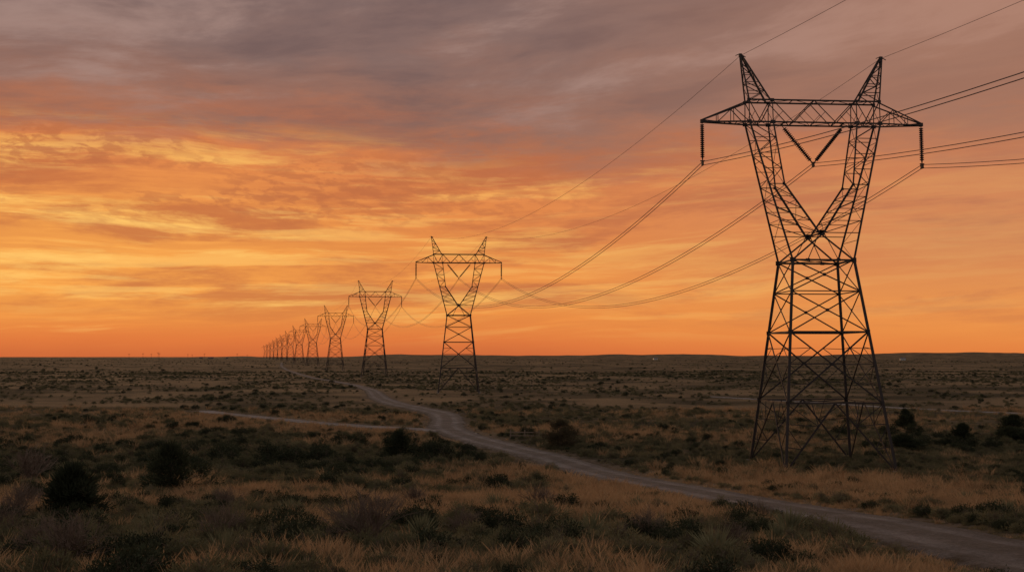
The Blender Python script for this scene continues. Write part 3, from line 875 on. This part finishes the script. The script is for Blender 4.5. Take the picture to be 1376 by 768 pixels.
# ------------------------------------------------------------------ distant farm buildings and poles
def house(x, y, w, d, h, ang, label, mat):
    z = gz(x, y)
    e = bpy.data.objects.new('farm_building', None); COL.objects.link(e); e.location = (x, y, z); e.rotation_euler = (0, 0, ang)
    e['label'] = label; e['category'] = 'building'; e['group'] = 'distant farm buildings'
    W = Bars(); W.box((0, 0, h / 2 - .5), w, d, h + 1)
    add_obj('wall', W.mesh('wall', mat), parent=e)
    Rf = Bars(); rh = d * .3; ow = w / 2 + .4; od = d / 2 + .4
    Rf.v = [Vector(p) for p in [(-ow, -od, h), (ow, -od, h), (ow, od, h), (-ow, od, h), (-ow, 0, h + rh), (ow, 0, h + rh)]]
    Rf.f = [(0, 1, 5, 4), (2, 3, 4, 5), (0, 4, 3), (1, 2, 5), (3, 2, 1, 0)]
    add_obj('roof', Rf.mesh('roof', M_ROOF), parent=e)
    D = Bars(); D.box((w * .1, -d / 2 - .02, h * .3), w * .1, .06, h * .6); add_obj('door', D.mesh('door', M_ROOF), parent=e)
    Wm = Bars(); Wm.box((0, 0, 0), w * .09, .06, h * .25); wm = Wm.mesh('window', M_GLASS)
    for k in (-.35, -.12, .32): add_obj('window', wm, parent=e, loc=(w * k, -d / 2 - .02, h * .6))
house(-905, 3000, 15, 8, 3.2, .1, 'low distant brown farmhouse on the horizon', M_SIDING)
house(-950, 3050, 9, 7, 4, -.1, 'low distant brown barn on the horizon', M_SIDING)
house(-862, 3020, 7, 6, 3, .2, 'small distant brown shed on the horizon', M_SIDING)
house(316, 2200, 9, 7, 3.5, .1, 'small pale building far out on the plain', M_WHITE)
house(775, 1980, 10, 7, 3.5, -.2, 'small pale building far out on the plain', M_WHITE)
pb = Bars(); pb.tube((0, 0, -1), (0, 0, 15), .32, .22, 8); pb.box((0, 0, 13.6), 6, .3, .35); pb.box((0, 0, 11.8), 4.6, .3, .35)
for s in (-2.7, 0, 2.7): pb.tube((s, 0, 13.7), (s, 0, 14.6), .14, .1, 6)
pm = pb.mesh('utility_pole', M_STEEL)
for x, s in [(-1175, 1), (-1150, 1.1), (-1128, 1), (-1090, 1.3), (-1078, 1.1), (-1010, 1.0), (-985, .9), (-955, 1.1), (-840, 1.1), (-822, .9)]:
    y = 3050 + (x % 7) * 12
    add_obj('utility_pole', pm, loc=(x, y, gz(x, y)), scale=(s, s, s), label='distant wooden utility pole on the horizon', category='utility pole', group='utility poles on the horizon')

# ------------------------------------------------------------------ sky
w = bpy.data.worlds.new('World'); scene.world = w; w.use_nodes = True
nt = w.node_tree
bg = nt.nodes['Background']; out = nt.nodes['World Output']
tc = nd(nt, 'ShaderNodeTexCoord'); sp = nd(nt, 'ShaderNodeSeparateXYZ'); nt.links.new(tc.outputs['Generated'], sp.inputs[0])
dx, dy, dz = sp.outputs
az = mth(nt, 'ARCTAN2', dx, dy); el = dz
def vec(a, b, c=0.0):
    n = nt.nodes.new('ShaderNodeCombineXYZ')
    for i, v in enumerate((a, b, c)):
        if isinstance(v, (int, float)): n.inputs[i].default_value = v
        else: nt.links.new(v, n.inputs[i])
    return n.outputs[0]
def mul(a, b): return mth(nt, 'MULTIPLY', a, b)
def add(a, b): return mth(nt, 'ADD', a, b)
def sub(a, b): return mth(nt, 'SUBTRACT', a, b)
und = mul(sub(noise(nt, vec(mul(az, 1.8), mul(el, 5), 7.7), 1.0, 3, .5, .0), .5), .05)
tilt = add(add(el, mul(az, -.03)), und)
left = mrange(nt, az, .40, -.35)
nw = noise(nt, vec(mul(az, 3.2), mul(tilt, 16), 1.3), 1.0, 10, .64, .15)
warp = mul(sub(nw, .5), mrange(nt, el, .02, .2, .02, .18))
p = mth(nt, 'MULTIPLY', add(add(el, warp), mrange(nt, az, -.1, .5, 0, .02)), 2.0)
stops = [(0.0, (203, 104, 58)), (.03, (221, 120, 62)), (.085, (238, 146, 70)), (.15, (241, 152, 74)), (.23, (229, 139, 72)), (.31, (231, 141, 77)),
         (.37, (216, 128, 75)), (.43, (176, 112, 84)), (.50, (148, 107, 93)), (.6, (134, 106, 99)), (.74, (118, 99, 98)), (1.0, (108, 98, 106))]
rp = ramp(nt, [(a, lin(c)) for a, c in stops]); nt.links.new(p, rp.inputs[0])
col = rp.outputs[0]
# golden glow low on the western side
gl = mul(mul(mrange(nt, az, .05, -.42), mrange(nt, el, .02, .06)), mrange(nt, el, .20, .11))
col = mixc(nt, mul(gl, .5), col, lin((255, 180, 84)))
# brown cloud banks, soft edged
n1 = noise(nt, vec(mul(az, 3.6), mul(tilt, 24), 5.2), 1.0, 10, .65, .15)
m1 = mul(mul(mrange(nt, n1, .47, .62), mrange(nt, el, .008, .07)), mrange(nt, el, .27, .2))
col = mixc(nt, mul(m1, .72), col, lin((190, 107, 67)))
# glowing patches
n2 = noise(nt, vec(mul(az, 3.4), mul(tilt, 32), 9.7), 1.0, 10, .68, .2)
m2 = mul(mrange(nt, n2, .49, .63), mul(mrange(nt, el, .02, .07), mrange(nt, el, .235, .165)))
m2 = mul(m2, add(.22, mul(left, .78)))
col = mixc(nt, mul(m2, .92), col, lin((255, 192, 100)))
# thin streaks, mostly low in the west
n5 = noise(nt, vec(mul(az, 4.4), mul(tilt, 74), 3.1), 1.0, 8, .62, .2)
m5 = mul(mul(mrange(nt, n5, .41, .63, -.5, .5), mrange(nt, el, .006, .04)), mrange(nt, el, .22, .14))
m5 = mul(m5, add(.3, mul(left, .7)))
col = mixc(nt, mul(mth(nt, 'MAXIMUM', m5, 0), .75), col, lin((255, 206, 114)))
col = mixc(nt, mul(mth(nt, 'MAXIMUM', mul(m5, -1.0), 0), .5), col, lin((196, 106, 60)))
# rippled mackerel patches
n3 = noise(nt, vec(add(mul(az, 38), mul(el, 46)), sub(mul(tilt, 110), mul(az, 7)), 2.0), 1.0, 5, .6, .3)
n6 = noise(nt, vec(mul(az, 5), mul(el, 16), 12.0), 1.0, 3, .5, .2)
m3 = mul(mul(mrange(nt, n3, .44, .58), mrange(nt, n6, .34, .52)), mul(mrange(nt, el, .11, .15), mrange(nt, el, .24, .195)))
col = mixc(nt, mul(mul(m3, add(.05, mul(left, .95))), .66), col, lin((186, 107, 67)))
# upper mottled cloud
n4 = noise(nt, vec(mul(az, 3.4), mul(add(tilt, mul(az, -.08)), 16), 14.0), 1.0, 10, .61, .2)
up = mrange(nt, el, .17, .27)
col = mixc(nt, mul(mul(mrange(nt, n4, .49, .67), up), .72), col, lin((170, 139, 129)))
col = mixc(nt, mul(mul(mrange(nt, n4, .51, .36), up), .62), col, lin((108, 87, 86)))
# right side is duller and smoother
col = mixc(nt, mul(mrange(nt, az, -.10, .5), mul(mrange(nt, el, -.01, .12), .5)), col, lin((186, 128, 98)))
# away from the sunset: pinkish grey dusk, brightened overhead and behind as fill light
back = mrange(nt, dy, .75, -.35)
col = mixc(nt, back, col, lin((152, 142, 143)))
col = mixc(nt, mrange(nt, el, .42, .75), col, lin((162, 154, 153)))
sky = nd(nt, 'ShaderNodeTexSky'); sky.sky_type = 'NISHITA'; sky.sun_disc = False
sky.sun_elevation = R(1.5); sky.sun_rotation = R(-22)
sk = mixc(nt, 1.0, sky.outputs[0], (.001, .001, .001, 1), 'MULTIPLY')
col = mixc(nt, 1.0, col, sk, 'ADD')
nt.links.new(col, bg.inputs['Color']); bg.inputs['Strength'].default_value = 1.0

sl = bpy.data.lights.new('sun', 'SUN'); sl.energy = .5; sl.angle = R(8); sl.color = (1.0, .55, .28)
so = bpy.data.objects.new('sun', sl); COL.objects.link(so)
d = Vector((math.sin(R(-22)) * math.cos(R(2.5)), math.cos(R(-22)) * math.cos(R(2.5)), math.sin(R(2.5))))
so.rotation_euler = d.to_track_quat('Z', 'Y').to_euler(); so.location = (-50, 100, 60)

# ------------------------------------------------------------------ camera
cd = bpy.data.cameras.new('camera'); cd.lens = 35; cd.sensor_width = 36; cd.clip_start = .5; cd.clip_end = 30000
co = bpy.data.objects.new('camera', cd); COL.objects.link(co)
co.location = (0, 0, 12); co.rotation_euler = (R(90 + 4.06), 0, 0)
scene.camera = co
